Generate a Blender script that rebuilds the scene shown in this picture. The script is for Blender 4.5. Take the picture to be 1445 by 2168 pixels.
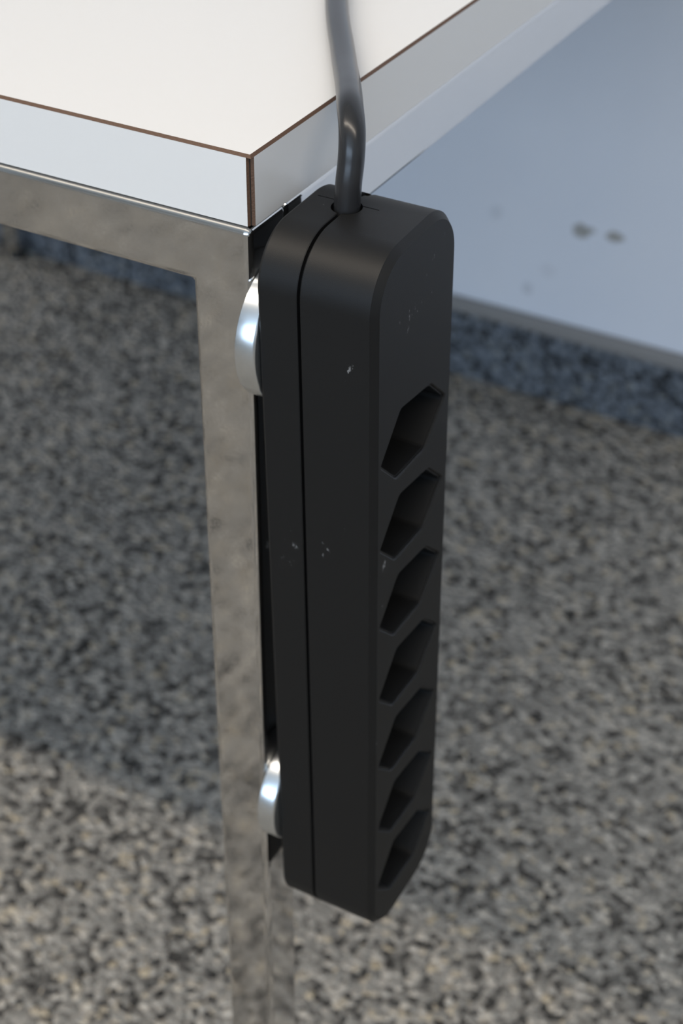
import bpy, bmesh, math, random
from mathutils import Vector, Matrix

S = bpy.context.scene
COL = S.collection
for o in list(bpy.data.objects):
    bpy.data.objects.remove(o)

# ------------------------------------------------------------------ camera
ZT = 0.74                      # height of the table top above the carpet
cam_d = bpy.data.cameras.new('camera')
cam = bpy.data.objects.new('camera', cam_d)
COL.objects.link(cam)
cam.location = (0.257478, -0.413819, ZT + 0.216154)
cam.rotation_euler = (math.radians(53.88239371), math.radians(-0.43402002), math.radians(28.71626971))
cam_d.sensor_fit = 'VERTICAL'
cam_d.sensor_height = 24.0
cam_d.lens = 3489.644 / 2168 * 24.0
cam_d.clip_start = 0.02
cam_d.dof.use_dof = True
cam_d.dof.focus_distance = 0.51
cam_d.dof.aperture_fstop = 9.0
S.camera = cam

# ------------------------------------------------------------------ light
S.view_settings.view_transform = 'Standard'
S.view_settings.look = 'None'
S.view_settings.gamma = 1.0
S.view_settings.use_curve_mapping = False
S.view_settings.exposure = 0.0

world = bpy.data.worlds.new('world')
S.world = world
world.use_nodes = True
wb = world.node_tree.nodes['Background']
wb.inputs['Color'].default_value = (0.55, 0.70, 1.0, 1)
wb.inputs['Strength'].default_value = 0.6

CEIL = 2.60
def area(name, loc, rot, sx, sy, power, col):
    d = bpy.data.lights.new(name, 'AREA')
    d.shape = 'RECTANGLE'
    d.size, d.size_y = sx, sy
    d.energy = power
    d.color = col
    o = bpy.data.objects.new(name, d)
    o.location = loc
    o.rotation_euler = rot
    COL.objects.link(o)
    return o

WARM = (1.0, 0.88, 0.74)
DAY = (0.60, 0.78, 1.0)
# one pendant fluorescent row in front of the table, parallel to its edge (casts the straight shadow edge on the carpet)
area('ceiling_tube_row_down_offscreen', (-0.3, -0.735, 2.25), (0, 0, 0), 4.2, 0.05, 41, WARM)
area('ceiling_tube_row_up_offscreen', (-0.3, -0.735, 2.27), (math.pi, 0, 0), 4.2, 0.12, 10, WARM)
# daylight through the window band
area('window_front_offscreen', (0.6, -4.43, 1.55), (math.radians(90), 0, 0), 4.2, 1.7, 106, DAY)

# ------------------------------------------------------------------ materials
def mat(name):
    m = bpy.data.materials.new(name)
    m.use_nodes = True
    nt = m.node_tree
    return m, nt, nt.nodes['Principled BSDF']

def nd(nt, typ, **kw):
    n = nt.nodes.new(typ)
    for k, v in kw.items():
        setattr(n, k, v)
    return n

def ramp(nt, stops, interp='LINEAR'):
    r = nd(nt, 'ShaderNodeValToRGB')
    cr = r.color_ramp
    cr.interpolation = interp
    while len(cr.elements) < len(stops):
        cr.elements.new(0.5)
    for e, (p, c) in zip(cr.elements, stops):
        e.position = p
        e.color = (*c, 1) if len(c) == 3 else c
    return r

def simple(name, col, rough=0.5, metal=0.0, spec=0.5, bump=0, bscale=400):
    m, nt, b = mat(name)
    b.inputs['Base Color'].default_value = (*col, 1)
    b.inputs['Roughness'].default_value = rough
    b.inputs['Metallic'].default_value = metal
    b.inputs['Specular IOR Level'].default_value = spec
    if bump:
        tc = nd(nt, 'ShaderNodeTexCoord')
        n = nd(nt, 'ShaderNodeTexNoise')
        n.inputs['Scale'].default_value = bscale
        n.inputs['Detail'].default_value = 4
        nt.links.new(tc.outputs['Object'], n.inputs['Vector'])
        bm_ = nd(nt, 'ShaderNodeBump')
        bm_.inputs['Strength'].default_value = bump
        bm_.inputs['Distance'].default_value = 0.0005
        nt.links.new(n.outputs['Fac'], bm_.inputs['Height'])
        nt.links.new(bm_.outputs['Normal'], b.inputs['Normal'])
    return m

def carpet_material(name='carpet_speckled_grey', tint=(1.03, 1.0, 0.95)):
    m, nt, b = mat(name)
    L = nt.links.new
    g = nd(nt, 'ShaderNodeNewGeometry')
    wrp = nd(nt, 'ShaderNodeTexNoise')
    wrp.inputs['Scale'].default_value = 120
    wrp.inputs['Detail'].default_value = 2
    L(g.outputs['Position'], wrp.inputs['Vector'])
    mx = nd(nt, 'ShaderNodeVectorMath', operation='MULTIPLY_ADD')
    mx.inputs[1].default_value = (0.006, 0.006, 0.006)
    L(wrp.outputs['Color'], mx.inputs[0])
    L(g.outputs['Position'], mx.inputs[2])
    v = nd(nt, 'ShaderNodeTexVoronoi')
    v.inputs['Scale'].default_value = 170
    L(mx.outputs[0], v.inputs['Vector'])
    sep = nd(nt, 'ShaderNodeSeparateColor')
    L(v.outputs['Color'], sep.inputs[0])
    r = ramp(nt, [(p_, tuple(a_ * b_ for a_, b_ in zip(c_, tint))) for p_, c_ in (
        (0.0, (0.040, 0.038, 0.036)), (0.20, (0.10, 0.097, 0.093)), (0.32, (0.34, 0.33, 0.31)),
        (0.70, (0.50, 0.483, 0.455)), (0.88, (0.80, 0.76, 0.70)), (1.0, (0.72, 0.62, 0.46)))])
    L(sep.outputs[0], r.inputs[0])
    # yarn scale flicker
    n2 = nd(nt, 'ShaderNodeTexNoise')
    n2.inputs['Scale'].default_value = 900
    n2.inputs['Detail'].default_value = 3
    L(g.outputs['Position'], n2.inputs['Vector'])
    r2 = ramp(nt, [(0.3, (0.55, 0.55, 0.55)), (0.7, (1.3, 1.3, 1.3))])
    L(n2.outputs['Fac'], r2.inputs[0])
    mul = nd(nt, 'ShaderNodeMix', data_type='RGBA', blend_type='MULTIPLY')
    mul.inputs[0].default_value = 1.0
    L(r.outputs[0], mul.inputs[6])
    L(r2.outputs[0], mul.inputs[7])
    L(mul.outputs[2], b.inputs['Base Color'])
    b.inputs['Roughness'].default_value = 0.95
    b.inputs['Specular IOR Level'].default_value = 0.05
    b.inputs['Sheen Weight'].default_value = 0.15
    bp = nd(nt, 'ShaderNodeBump')
    bp.inputs['Strength'].default_value = 0.6
    bp.inputs['Distance'].default_value = 0.002
    inv = nd(nt, 'ShaderNodeMath', operation='MULTIPLY')
    inv.inputs[1].default_value = -160
    L(v.outputs['Distance'], inv.inputs[0])
    L(inv.outputs[0], bp.inputs['Height'])
    L(bp.outputs['Normal'], b.inputs['Normal'])
    return m

def wall_material():
    m, nt, b = mat('wall_paint_pale_blue')
    L = nt.links.new
    g = nd(nt, 'ShaderNodeNewGeometry')
    n = nd(nt, 'ShaderNodeTexNoise')
    n.inputs['Scale'].default_value = 5
    n.inputs['Detail'].default_value = 5
    L(g.outputs['Position'], n.inputs['Vector'])
    r = ramp(nt, [(0.35, (0.79, 0.83, 0.91)), (0.65, (0.83, 0.86, 0.925))])
    L(n.outputs['Fac'], r.inputs[0])
    prev = r.outputs[0]
    # dirt marks with a shape of their own: (x, z, half width, half height, colour, strength)
    marks = [(-0.2540, 0.2030, 0.0085, 0.0085, (0.24, 0.22, 0.17), 0.72),
             (-0.2445, 0.2060, 0.0055, 0.0035, (0.24, 0.22, 0.17), 0.5),
             (-0.2185, 0.2050, 0.0095, 0.0055, (0.25, 0.22, 0.16), 0.72),
             (-0.3480, 0.2010, 0.0075, 0.0080, (0.40, 0.42, 0.46), 0.2),
             (-0.3065, 0.1230, 0.0060, 0.0070, (0.36, 0.38, 0.42), 0.3),
             (-0.2860, 0.1500, 0.0080, 0.0080, (0.45, 0.46, 0.50), 0.15)]
    nz = nd(nt, 'ShaderNodeTexNoise')
    nz.inputs['Scale'].default_value = 180
    nz.inputs['Detail'].default_value = 3
    L(g.outputs['Position'], nz.inputs['Vector'])
    for (x, z, hw, hh, c, s) in marks:
        sb = nd(nt, 'ShaderNodeVectorMath', operation='SUBTRACT')
        sb.inputs[1].default_value = (x, 1.036, z)
        L(g.outputs['Position'], sb.inputs[0])
        sc = nd(nt, 'ShaderNodeVectorMath', operation='MULTIPLY')
        sc.inputs[1].default_value = (1 / hw, 0, 1 / hh)
        L(sb.outputs[0], sc.inputs[0])
        ln = nd(nt, 'ShaderNodeVectorMath', operation='LENGTH')
        L(sc.outputs[0], ln.inputs[0])
        ad = nd(nt, 'ShaderNodeMath', operation='ADD')
        L(ln.outputs['Value'], ad.inputs[0])
        L(nz.outputs['Fac'], ad.inputs[1])
        rr_ = ramp(nt, [(0.0, (s, s, s)), (0.70, (s, s, s)), (0.95, (0, 0, 0))])
        hf = nd(nt, 'ShaderNodeMath', operation='MULTIPLY')
        hf.inputs[1].default_value = 0.55
        L(ad.outputs[0], hf.inputs[0])
        L(hf.outputs[0], rr_.inputs[0])
        mx = nd(nt, 'ShaderNodeMix', data_type='RGBA')
        L(rr_.outputs[0], mx.inputs[0])
        L(prev, mx.inputs[6])
        mx.inputs[7].default_value = (*c, 1)
        prev = mx.outputs[2]
    L(prev, b.inputs['Base Color'])
    b.inputs['Roughness'].default_value = 0.7
    b.inputs['Specular IOR Level'].default_value = 0.25
    return m

def chrome_material(name, col, rough, wave):
    m, nt, b = mat(name)
    L = nt.links.new
    g = nd(nt, 'ShaderNodeNewGeometry')
    b.inputs['Base Color'].default_value = (*col, 1)
    b.inputs['Metallic'].default_value = 1.0
    n = nd(nt, 'ShaderNodeTexNoise')
    n.inputs['Scale'].default_value = 55
    n.inputs['Detail'].default_value = 2
    L(g.outputs['Position'], n.inputs['Vector'])
    n2 = nd(nt, 'ShaderNodeTexNoise')
    n2.inputs['Scale'].default_value = 900
    n2.inputs['Detail'].default_value = 3
    L(g.outputs['Position'], n2.inputs['Vector'])
    r = ramp(nt, [(0.4, (rough,) * 3), (0.75, (rough * 2.2,) * 3)])
    L(n2.outputs['Fac'], r.inputs[0])
    L(r.outputs[0], b.inputs['Roughness'])
    bp = nd(nt, 'ShaderNodeBump')
    bp.inputs['Strength'].default_value = wave
    bp.inputs['Distance'].default_value = 0.0006
    L(n.outputs['Fac'], bp.inputs['Height'])
    L(bp.outputs['Normal'], b.inputs['Normal'])
    return m

def plastic_material(name, col, rough, specks=True, spec=0.37):
    m, nt, b = mat(name)
    L = nt.links.new
    tc = nd(nt, 'ShaderNodeTexCoord')
    b.inputs['Roughness'].default_value = rough
    b.inputs['Specular IOR Level'].default_value = spec
    n = nd(nt, 'ShaderNodeTexNoise')
    n.inputs['Scale'].default_value = 3500
    n.inputs['Detail'].default_value = 2
    L(tc.outputs['Object'], n.inputs['Vector'])
    bp = nd(nt, 'ShaderNodeBump')
    bp.inputs['Strength'].default_value = 0.25
    bp.inputs['Distance'].default_value = 0.00012
    L(n.outputs['Fac'], bp.inputs['Height'])
    L(bp.outputs['Normal'], b.inputs['Normal'])
    if not specks:
        b.inputs['Base Color'].default_value = (*col, 1)
        return m
    # a few pale scuffs
    mp = nd(nt, 'ShaderNodeMapping')
    mp.inputs['Scale'].default_value = (1.0, 1.0, 0.55)
    mp.inputs['Rotation'].default_value = (0.3, 0.2, 0.5)
    L(tc.outputs['Object'], mp.inputs['Vector'])
    s1 = nd(nt, 'ShaderNodeTexNoise')
    s1.inputs['Scale'].default_value = 300
    s1.inputs['Detail'].default_value = 5
    s1.inputs['Roughness'].default_value = 0.7
    L(mp.outputs[0], s1.inputs['Vector'])
    s2 = nd(nt, 'ShaderNodeTexNoise')
    s2.inputs['Scale'].default_value = 26
    L(tc.outputs['Object'], s2.inputs['Vector'])
    mm = nd(nt, 'ShaderNodeMath', operation='MULTIPLY')
    L(s1.outputs['Fac'], mm.inputs[0])
    L(s2.outputs['Fac'], mm.inputs[1])
    r = ramp(nt, [(0.0, col), (0.405, col), (0.45, (0.22, 0.22, 0.22))])
    L(mm.outputs[0], r.inputs[0])
    L(r.outputs[0], b.inputs['Base Color'])
    return m

M = dict(
    carpet=carpet_material(),
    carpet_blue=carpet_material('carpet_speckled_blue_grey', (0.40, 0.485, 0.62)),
    wall=wall_material(),
    plain_wall=simple('wall_paint_white', (0.72, 0.72, 0.70), 0.8),
    ceiling=simple('ceiling_paint', (0.78, 0.78, 0.76), 0.9),
    cap=simple('skirting_cap_grey', (0.27, 0.265, 0.26), 0.5),
    laminate=simple('white_laminate', (0.79, 0.78, 0.76), 0.32, bump=0.05, bscale=900),
    phenolic=simple('brown_laminate_core', (0.115, 0.060, 0.034), 0.6, bump=0.6, bscale=1500),
    board=simple('dark_glue_line', (0.022, 0.016, 0.012), 0.8),
    chrome=chrome_material('polished_chrome', (0.70, 0.69, 0.675), 0.045, 0.07),
    zinc=simple('zinc_plated_steel', (0.82, 0.85, 0.87), 0.24, 1.0),
    plastic=plastic_material('black_matt_plastic', (0.0050, 0.0049, 0.0048), 0.50),
    insert=plastic_material('black_socket_plastic', (0.0050, 0.0049, 0.0048), 0.50, False),
    cable=simple('black_cable_sheath', (0.020, 0.020, 0.021), 0.26, bump=0.05, bscale=300),
    rubber=simple('black_glide_plastic', (0.02, 0.02, 0.02), 0.6),
    frame=simple('window_frame_grey', (0.55, 0.55, 0.55), 0.5),
)

# ------------------------------------------------------------------ helpers
def link(name, me, mats, parent=None, loc=None):
    o = bpy.data.objects.new(name, me)
    for m in (mats if isinstance(mats, (list, tuple)) else [mats]):
        me.materials.append(m)
    COL.objects.link(o)
    if parent is not None:
        o.parent = parent
    if loc is not None:
        o.location = loc
    return o

def finish(bm, name, smooth_angle=None):
    bmesh.ops.remove_doubles(bm, verts=bm.verts, dist=1e-7)
    bmesh.ops.recalc_face_normals(bm, faces=bm.faces)
    me = bpy.data.meshes.new(name)
    bm.to_mesh(me)
    bm.free()
    if smooth_angle:
        for p in me.polygons:
            p.use_smooth = True
        me.set_sharp_from_angle(angle=math.radians(smooth_angle))
    return me

def box_bm(x0, x1, y0, y1, z0, z1, bm=None):
    bm = bm or bmesh.new()
    vs = [bm.verts.new((x, y, z)) for x in (x0, x1) for y in (y0, y1) for z in (z0, z1)]
    for f in ((0, 1, 3, 2), (4, 6, 7, 5), (0, 4, 5, 1), (2, 3, 7, 6), (0, 2, 6, 4), (1, 5, 7, 3)):
        bm.faces.new([vs[i] for i in f])
    return bm

def box(name, x0, x1, y0, y1, z0, z1, m, parent=None, bev=0.0, off=(0, 0, 0)):
    ox, oy, oz = off
    bm = box_bm(x0 - ox, x1 - ox, y0 - oy, y1 - oy, z0 - oz, z1 - oz)
    bmesh.ops.recalc_face_normals(bm, faces=bm.faces)
    if bev:
        bmesh.ops.bevel(bm, geom=list(bm.edges), offset=bev, segments=3, profile=0.5, affect='EDGES')
    return link(name, finish(bm, name), m, parent)

def structure(o):
    o['kind'] = 'structure'
    return o

def tag(o, label, cat, group=None):
    o['label'] = label
    o['category'] = cat
    if group:
        o['group'] = group
    return o

def empty(name, loc, rot=(0, 0, 0)):
    o = bpy.data.objects.new(name, None)
    o.empty_display_size = 0.05
    COL.objects.link(o)
    o.location = loc
    o.rotation_euler = rot
    return o

# ------------------------------------------------------------------ room
RX0, RX1, RY0, RY1 = -3.2, 3.6, -4.4, 1.037
fl = structure(box('floor', RX0, RX1, RY0, RY1, -0.06, 0.0, M['carpet']))
fl['label'] = 'grey speckled loop-pile carpet covering the floor'
wbk = structure(box('wall_back', RX0, RX1, RY1, RY1 + 0.12, 0.0, CEIL, M['wall']))
wbk['label'] = 'pale blue painted wall with small brown marks'
structure(box('wall_left', RX0 - 0.12, RX0, RY0, RY1 + 0.12, 0.0, CEIL, M['plain_wall']))
structure(box('wall_right', RX1, RX1 + 0.12, RY0, RY1 + 0.12, 0.0, CEIL, M['plain_wall']))
structure(box('ceiling', RX0, RX1, RY0, RY1 + 0.12, CEIL, CEIL + 0.1, M['ceiling']))
# wall with the window band, behind the camera
bm = bmesh.new()
WX0, WX1, WZ0, WZ1 = -1.5, 2.7, 0.70, 2.40
for a in ((RX0, RX1, 0.0, WZ0), (RX0, RX1, WZ1, CEIL), (RX0, WX0, WZ0, WZ1), (WX1, RX1, WZ0, WZ1)):
    box_bm(a[0], a[1], RY0 - 0.12, RY0, a[2], a[3], bm)
structure(link('wall_front', finish(bm, 'wall_front'), M['plain_wall']))
bm = bmesh.new()
for k in range(4):
    x = WX0 + (WX1 - WX0 - 0.06) * k / 3
    box_bm(x, x + 0.06, RY0 - 0.01, RY0 + 0.02, WZ0, WZ1, bm)
box_bm(WX0, WX1, RY0 - 0.01, RY0 + 0.02, WZ0, WZ0 + 0.06, bm)
box_bm(WX0, WX1, RY0 - 0.01, RY0 + 0.02, WZ1 - 0.06, WZ1, bm)
structure(link('window_1', finish(bm, 'window_1'), M['frame']))

# carpeted skirting with a grey capping rail
SEAM = -0.900
bb = structure(box('baseboard_back', RX0, RX1, RY1 - 0.002, RY1, 0.0, 0.080, M['board']))
bb['label'] = 'low carpet-faced skirting with a grey capping rail'
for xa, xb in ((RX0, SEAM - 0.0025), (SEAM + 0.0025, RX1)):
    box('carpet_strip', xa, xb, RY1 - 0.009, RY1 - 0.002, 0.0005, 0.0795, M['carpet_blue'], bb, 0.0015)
box('capping_rail', RX0, RX1, RY1 - 0.012, RY1 - 0.0005, 0.0800, 0.0955, M['cap'], bb, 0.003)

# ------------------------------------------------------------------ table
TH = 0.0250                    # top thickness
LX, LY = 0.990, 1.030          # table size
W_ = 0.0235                    # square tube
RAIL = 0.0247
YF, XR = -0.0012, -0.0004      # front and right faces of the frame
table = tag(empty('table', (-LX / 2, LY / 2, 0.0)), 'white laminate table with a polished chrome square-tube frame', 'table')
TO = (-LX / 2, LY / 2, 0.0)
def tl(p):
    return (p[0] - TO[0], p[1] - TO[1], p[2] - TO[2])

# top sheet: white face, bevel-trimmed brown edge
def sheet():
    bm = bmesh.new()
    t, c = 0.0010, 0.0008
    z1, z0 = ZT, ZT - t
    lo = [bm.verts.new(tl(p)) for p in ((0, 0, z0), (0, LY, z0), (-LX, LY, z0), (-LX, 0, z0))]
    hi = [bm.verts.new(tl(p)) for p in ((-c, c, z1), (-c, LY - c, z1), (-LX + c, LY - c, z1), (-LX + c, c, z1))]
    f = bm.faces.new(hi)
    g = bm.faces.new(lo[::-1])
    for i in range(4):
        s = bm.faces.new((lo[i], lo[(i + 1) % 4], hi[(i + 1) % 4], hi[i]))
        s.material_index = 1
    return finish(bm, 'top_sheet')
link('top_sheet', sheet(), [M['laminate'], M['phenolic']], table)
E0 = 0.0011
box('board_core', -LX + E0, -E0, E0, LY - E0, ZT - TH + 0.0002, ZT - 0.001, M['board'], table, 0, TO)

def band(ax, name='edge_band'):
    """one glued-on laminate strip; its trimmed ends show the brown core"""
    bm = bmesh.new()
    c0, t = 0.0019, 0.0011
    n = LX if ax in ('f', 'b') else LY
    z0, z1 = ZT - TH, ZT - 0.00105
    prof = [(c0, 0.0), (n - c0, 0.0), (n - 0.0014, t), (0.0014, t)]
    def pos(u, v, z):
        if ax == 'f': return (-u, v, z)
        if ax == 'b': return (-u, LY - v, z)
        if ax == 'r': return (-v, u, z)
        return (-LX + v, u, z)
    lo = [bm.verts.new(tl(pos(u, v, z0))) for u, v in prof]
    hi = [bm.verts.new(tl(pos(u, v, z1))) for u, v in prof]
    bm.faces.new(lo)
    bm.faces.new(hi)
    for i in range(4):
        f = bm.faces.new((lo[i], lo[(i + 1) % 4], hi[(i + 1) % 4], hi[i]))
        if i in (1, 3):
            f.material_index = 1
    return link(name, finish(bm, name), [M['laminate'], M['phenolic']], table)
for a in 'frbl':
    band(a)

# end frames: legs and rail ground flush into one inverted U, then parted below the rail
def u_frame(y0, y1):
    x1, x0 = XR, -LX - XR
    zt, zr, zb = ZT - TH - 0.0006, ZT - TH - RAIL, 0.012
    out = [(x0, zb), (x0, zt), (x1, zt), (x1, zb), (x1 - W_, zb), (x1 - W_, zr), (x0 + W_, zr), (x0 + W_, zb)]
    bm = bmesh.new()
    a = [bm.verts.new(tl((x, y0, z))) for x, z in out]
    b = [bm.verts.new(tl((x, y1, z))) for x, z in out]
    bm.faces.new(a)
    bm.faces.new(b[::-1])
    for i in range(8):
        bm.faces.new((a[i], a[(i + 1) % 8], b[(i + 1) % 8], b[i]))
    bmesh.ops.recalc_face_normals(bm, faces=bm.faces)
    bmesh.ops.bevel(bm, geom=list(bm.edges), offset=0.0025, segments=8, profile=0.5, affect='EDGES')
    cut = zr - 0.004
    def piece(planes):
        c = bm.copy()
        for co, no in planes:
            r = bmesh.ops.bisect_plane(c, geom=list(c.verts) + list(c.edges) + list(c.faces), plane_co=co, plane_no=no, clear_inner=True, dist=1e-7)
            ed = [e for e in r['geom_cut'] if isinstance(e, bmesh.types.BMEdge)]
            bmesh.ops.holes_fill(c, edges=[e for e in c.edges if e.is_boundary], sides=0)
        return c
    mid = tl((-LX / 2, 0, 0))
    cz = tl((0, 0, cut))
    link('rail', finish(piece([(cz, (0, 0, 1))]), 'rail'), M['chrome'], table)
    legs = {}
    for s in (1, -1):
        legs[s] = link('leg', finish(piece([(cz, (0, 0, -1)), (mid, (s, 0, 0))]), 'leg'), M['chrome'], table)
    bm.free()
    for x, s in ((x1 - W_ / 2, 1), (x0 + W_ / 2, -1)):
        g = bmesh.new()
        bmesh.ops.create_cone(g, cap_ends=True, segments=20, radius1=0.010, radius2=0.0085, depth=0.012,
                              matrix=Matrix.Translation(tl((x, (y0 + y1) / 2, 0.006))))
        link('glide', finish(g, 'glide'), M['rubber'], legs[s])
u_frame(YF, YF + W_)
u_frame(LY - W_ - YF - 0.004, LY - YF - 0.004)
for x0, x1 in ((XR - W_, XR), (-LX - XR, -LX - XR + W_)):
    box('rail', x0, x1, YF + W_ - 0.0003, LY - W_ - YF - 0.0037, ZT - TH - RAIL + 0.0013, ZT - TH - 0.0006, M['chrome'], table, 0.0016, TO)

# ------------------------------------------------------------------ power strip
PIV = Vector((0.0076, 0.012, -0.15))
SX0, SY0, SZ0, SX1, SY1, SZ1, SR, SC, SS = 0.0076, -0.00777, -0.34656, 0.0515, 0.05112, -0.02118, 0.0190, 0.00236, 0.02322
strip = tag(empty('power_strip', (PIV.x, PIV.y, PIV.z + ZT), (0.0313441, 0, 0)),
            'black seven-socket power strip held by magnets on the chrome table leg', 'power strip')

def sl(x, y, z):
    return (x - PIV.x, y - PIV.y, z - PIV.z)

def rr(inset, n=14):
    y0, y1, z0, z1 = SY0 + inset, SY1 - inset, SZ0 + inset, SZ1 - inset
    r = SR - inset
    pts = []
    for cy, cz, a0 in ((y1 - r, z1 - r, 0), (y0 + r, z1 - r, 90), (y0 + r, z0 + r, 180), (y1 - r, z0 + r, 270)):
        for k in range(n + 1):
            a = math.radians(a0 + 90 * k / n)
            pts.append((cy + r * math.cos(a), cz + r * math.sin(a)))
    return pts

def shell_bm(sections):
    bm = bmesh.new()
    rings = [[bm.verts.new(sl(x, y, z)) for y, z in rr(i)] for x, i in sections]
    n = len(rings[0])
    for a, b in zip(rings, rings[1:]):
        for k in range(n):
            bm.faces.new((a[k], a[(k + 1) % n], b[(k + 1) % n], b[k]))
    bm.faces.new(rings[0][::-1])
    bm.faces.new(rings[-1])
    bmesh.ops.recalc_face_normals(bm, faces=bm.faces)
    return bm

# socket openings: slanted six-sided recesses (y, z measured from the strip's top front corner)
HEX = [(0.00395, -0.0774), (0.01580, -0.0896), (0.03797, -0.0906), (0.05347, -0.0768), (0.04170, -0.0652), (0.01850, -0.0621)]
PITCH = 0.0363
hcy = sum(h[0] for h in HEX) / 6
hcz = sum(h[1] for h in HEX) / 6
NUDGE = (0.0, 0.0)
def hex_pts(k, grow=0.0, n=3):
    """opening outline with slightly rounded corners, grown outwards"""
    P = [Vector((SY0 + NUDGE[0] + y, SZ1 + NUDGE[1] + z - k * PITCH)) for y, z in HEX]
    out = []
    m = len(P)
    for i in range(m):
        a, b, c = P[i - 1], P[i], P[(i + 1) % m]
        u, v = (a - b).normalized(), (c - b).normalized()
        nu = Vector((-u.y, u.x)); nv = Vector((-v.y, v.x))
        cen = sum(P, Vector((0, 0))) / m
        if nu.dot(b - cen) < 0: nu = -nu
        if nv.dot(b - cen) < 0: nv = -nv
        bis = (nu + nv)
        b2 = b + bis * (grow / max(1e-9, bis.dot(nu)))
        r = 0.0018
        p0, p2 = b2 + u * r, b2 + v * r
        for j in range(n + 1):
            t = j / n
            out.append((p0 * (1 - t) ** 2 + b2 * 2 * t * (1 - t) + p2 * t * t))
    return out

DEPTH = 0.0165
def hex_cutter(bm, k):
    secs = [(SX1 + 0.002, 0.0023), (SX1 - 0.0005, 0.0), (SX1 - DEPTH, -0.0004)]
    rings = [[bm.verts.new(sl(x, q.x, q.y)) for q in hex_pts(k, g)] for x, g in secs]
    n = len(rings[0])
    for a, b in zip(rings, rings[1:]):
        for i in range(n):
            bm.faces.new((a[i], a[(i + 1) % n], b[(i + 1) % n], b[i]))
    bm.faces.new(rings[0])
    bm.faces.new(rings[-1][::-1])

def cyl(bm, r, d, mtx, seg=32):
    bmesh.ops.create_cone(bm, cap_ends=True, segments=seg, radius1=r, radius2=r, depth=d, matrix=mtx)

HX, HY = SS, (SY0 + SY1) / 2 + 0.0035
def boolean(me, cutters, name):
    o = bpy.data.objects.new('tmp', me)
    COL.objects.link(o)
    cs = []
    for i, cb in enumerate(cutters):
        bmesh.ops.recalc_face_normals(cb, faces=cb.faces)
        cm = bpy.data.meshes.new('tmpc')
        cb.to_mesh(cm)
        cb.free()
        co = bpy.data.objects.new('tmpc', cm)
        COL.objects.link(co)
        md = o.modifiers.new('b%d' % i, 'BOOLEAN')
        md.object = co
        md.operation = 'DIFFERENCE'
        md.solver = 'EXACT'
        cs.append(co)
    dg = bpy.context.evaluated_depsgraph_get()
    res = bpy.data.meshes.new_from_object(o.evaluated_get(dg))
    res.name = name
    for c in cs + [o]:
        bpy.data.objects.remove(c)
    return res

def top_cutters():
    out = []
    b1 = bmesh.new()
    cyl(b1, 0.0053, 0.014, Matrix.Translation(sl(HX, HY, SZ1)))
    out.append(b1)
    b2 = bmesh.new()       # strain-relief slit through the hole
    box_bm(*[v for ax, (a, b) in enumerate(((HX - 0.0125, HX + 0.0105), (HY + 0.0026, HY + 0.0030), (SZ1 - 0.002, SZ1 + 0.001)))
             for v in (a - PIV[ax], b - PIV[ax])], b2)
    out.append(b2)
    b3 = bmesh.new()       # notch at the back of the seam
    box_bm(*[v for ax, (a, b) in enumerate(((HX - 0.0022, HX + 0.0022), (HY + 0.0105, HY + 0.0175), (SZ1 - 0.004, SZ1 + 0.001)))
             for v in (a - PIV[ax], b - PIV[ax])], b3)
    out.append(b3)
    return out

def sharpen(me, ang=28):
    for p in me.polygons:
        p.use_smooth = True
    me.set_sharp_from_angle(angle=math.radians(ang))
    return me

G = 0.00058
back_bm = shell_bm([(SX0, 0.0012), (SX0 + 0.0004, 0.0005), (SX0 + 0.0012, 0.0), (SS - G - 0.0003, 0.0), (SS - G, 0.0002)])
front_bm = shell_bm([(SS + G, 0.0002), (SS + G + 0.0003, 0.0), (SX1 - SC, 0.0), (SX1, SC)])
core_bm = shell_bm([(SS - G - 0.0001, 0.0022), (SS + G + 0.0001, 0.0022)])
me = bpy.data.meshes.new('t'); back_bm.to_mesh(me); back_bm.free()
link('back_shell', sharpen(boolean(me, top_cutters(), 'back_shell')), M['plastic'], strip)
me = bpy.data.meshes.new('t'); front_bm.to_mesh(me); front_bm.free()
hexes = bmesh.new()
for k in range(7):
    hex_cutter(hexes, k)
nick = bmesh.new()
bmesh.ops.create_icosphere(nick, subdivisions=2, radius=0.0006, matrix=Matrix.Translation(sl(SX1 - SC, SY0 + 0.0105, SZ1 - 0.0012)))
fs = link('front_shell', sharpen(boolean(me, [hexes] + top_cutters() + [nick], 'front_shell')), M['plastic'], strip)
me = bpy.data.meshes.new('t'); core_bm.to_mesh(me); core_bm.free()
link('seam_core', boolean(me, top_cutters(), 'seam_core'), M['insert'], strip)

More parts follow.
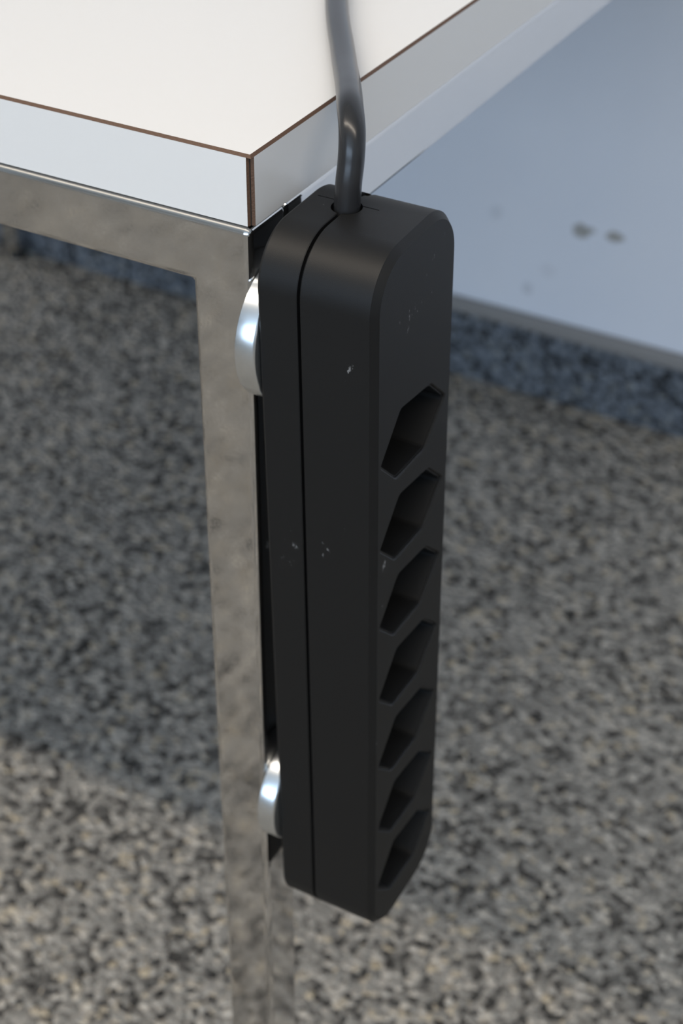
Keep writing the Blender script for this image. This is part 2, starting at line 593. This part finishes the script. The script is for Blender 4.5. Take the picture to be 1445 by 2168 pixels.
# contact plates at the bottom of each recess, with the three pin holes
def plate():
    """one socket insert: a black six-sided cup with three pin holes in its floor"""
    secs = [(SX1 - DEPTH, -0.0005), (SX1 - 0.0009, -0.0001), (SX1 - 0.0009, -0.0007), (SX1 - DEPTH + 0.0015, -0.0011)]
    bm = bmesh.new()
    rings = [[bm.verts.new((x - (SX1 - DEPTH), q.x - SY0 - hcy, q.y - SZ1 - hcz)) for q in hex_pts(0, g)] for x, g in secs]
    n = len(rings[0])
    for a, b in zip(rings, rings[1:]):
        for i in range(n):
            bm.faces.new((a[i], a[(i + 1) % n], b[(i + 1) % n], b[i]))
    bm.faces.new(rings[0][::-1])
    bm.faces.new(rings[-1])
    bmesh.ops.recalc_face_normals(bm, faces=bm.faces)
    me = bpy.data.meshes.new('t'); bm.to_mesh(me); bm.free()
    ax = math.radians(24)
    cuts = []
    for u, v in ((-0.0095, 0.0), (0.0095, 0.0), (0.0, -0.0040)):
        c = bmesh.new()
        y = u * math.cos(ax) - v * math.sin(ax)
        z = u * math.sin(ax) + v * math.cos(ax)
        cyl(c, 0.0024, 0.004, Matrix.Translation((0.0022, y, z)) @ Matrix.Rotation(math.pi / 2, 4, 'Y'), 16)
        cuts.append(c)
    return boolean(me, cuts, 'socket')
pm = plate()
pm.materials.append(M['insert'])
for k in range(7):
    o = bpy.data.objects.new('socket', pm)
    COL.objects.link(o)
    o.parent = fs
    o.location = sl(SX1 - DEPTH + 0.00002, SY0 + hcy, SZ1 + hcz - k * PITCH)

# magnet pots between the strip and the leg
def magnet(cy, cz, r, t):
    bm = bmesh.new()
    prof = [(0.0, 0.004), (0.0, r - 0.0004), (0.0004, r), (t - 0.0012, r), (t - 0.0005, r - 0.0003), (t, r - 0.0012), (t, 0.004)]
    n = 96
    rings = []
    for k in range(n):
        a = 2 * math.pi * k / n
        rings.append([bm.verts.new((x, rad * math.cos(a), rad * math.sin(a))) for x, rad in prof])
    for k in range(n):
        a, b = rings[k], rings[(k + 1) % n]
        for i in range(len(prof)):
            j = (i + 1) % len(prof)
            bm.faces.new((a[i], a[j], b[j], b[i]))
    me = finish(bm, 'magnet', 40)
    o = link('magnet', me, M['zinc'], strip)
    o['label'] = 'round zinc-plated magnet'
    inv = (Matrix.Translation(strip.location) @ strip.rotation_euler.to_matrix().to_4x4()).inverted()
    o.matrix_local = inv @ Matrix.Translation((XR + 0.0001, cy, cz + ZT))
    return o
magnet(0.0117, -0.0662, 0.0253, 0.0079)
magnet(0.0150, -0.2898, 0.0235, 0.0079)

# cable: rises out of the seam, bends over the table edge and lies on the top
pts = [(0.0232, 0.0211, -0.0330), (0.0232, 0.0213, -0.0234), (0.0233, 0.0215, -0.0180), (0.0234, 0.0220, -0.0120), (0.0234, 0.0232, -0.0065),
       (0.0230, 0.0246, -0.0010), (0.0212, 0.0278, 0.0040), (0.0165, 0.0352, 0.0070), (0.0102, 0.0460, 0.0069), (0.0035, 0.0572, 0.0061),
       (-0.0045, 0.0702, 0.0052), (-0.0148, 0.0870, 0.0047), (-0.0250, 0.1033, 0.0046), (-0.0340, 0.1182, 0.0046), (-0.0430, 0.1340, 0.0046),
       (-0.0560, 0.1580, 0.0046), (-0.0760, 0.1950, 0.0046), (-0.1050, 0.2500, 0.0046),
       (-0.1500, 0.3400, 0.0046), (-0.2400, 0.4300, 0.0046), (-0.3800, 0.4900, 0.0046), (-0.5600, 0.5300, 0.0046)]
def catmull(P, sub=6):
    P = [Vector(q) for q in P]
    out = []
    for i in range(len(P) - 1):
        a, b, c, d = P[max(i - 1, 0)], P[i], P[i + 1], P[min(i + 2, len(P) - 1)]
        for k in range(sub):
            t = k / sub
            out.append(0.5 * ((2 * b) + (c - a) * t + (2 * a - 5 * b + 4 * c - d) * t * t + (3 * b - a - 3 * c + d) * t ** 3))
    out.append(P[-1])
    return out
def tube(P, r, seg=24):
    bm = bmesh.new()
    rings = []
    up = Vector((0, 1, 0))
    for i, q in enumerate(P):
        d = (P[min(i + 1, len(P) - 1)] - P[max(i - 1, 0)]).normalized()
        sd = d.cross(up).normalized()
        up = sd.cross(d).normalized()
        rings.append([bm.verts.new(q + (sd * math.cos(2 * math.pi * k / seg) + up * math.sin(2 * math.pi * k / seg)) * r) for k in range(seg)])
    for a, b in zip(rings, rings[1:]):
        for k in range(seg):
            bm.faces.new((a[k], a[(k + 1) % seg], b[(k + 1) % seg], b[k]))
    bm.faces.new(rings[0])
    bm.faces.new(rings[-1])
    return finish(bm, 'power_cable', 50)
cb = link('power_cable', tube(catmull(pts), 0.0044), M['cable'], strip)
cb['label'] = 'glossy black power cable'
inv = (Matrix.Translation(strip.location) @ strip.rotation_euler.to_matrix().to_4x4()).inverted()
cb.matrix_local = inv @ Matrix.Translation((0, 0, ZT))
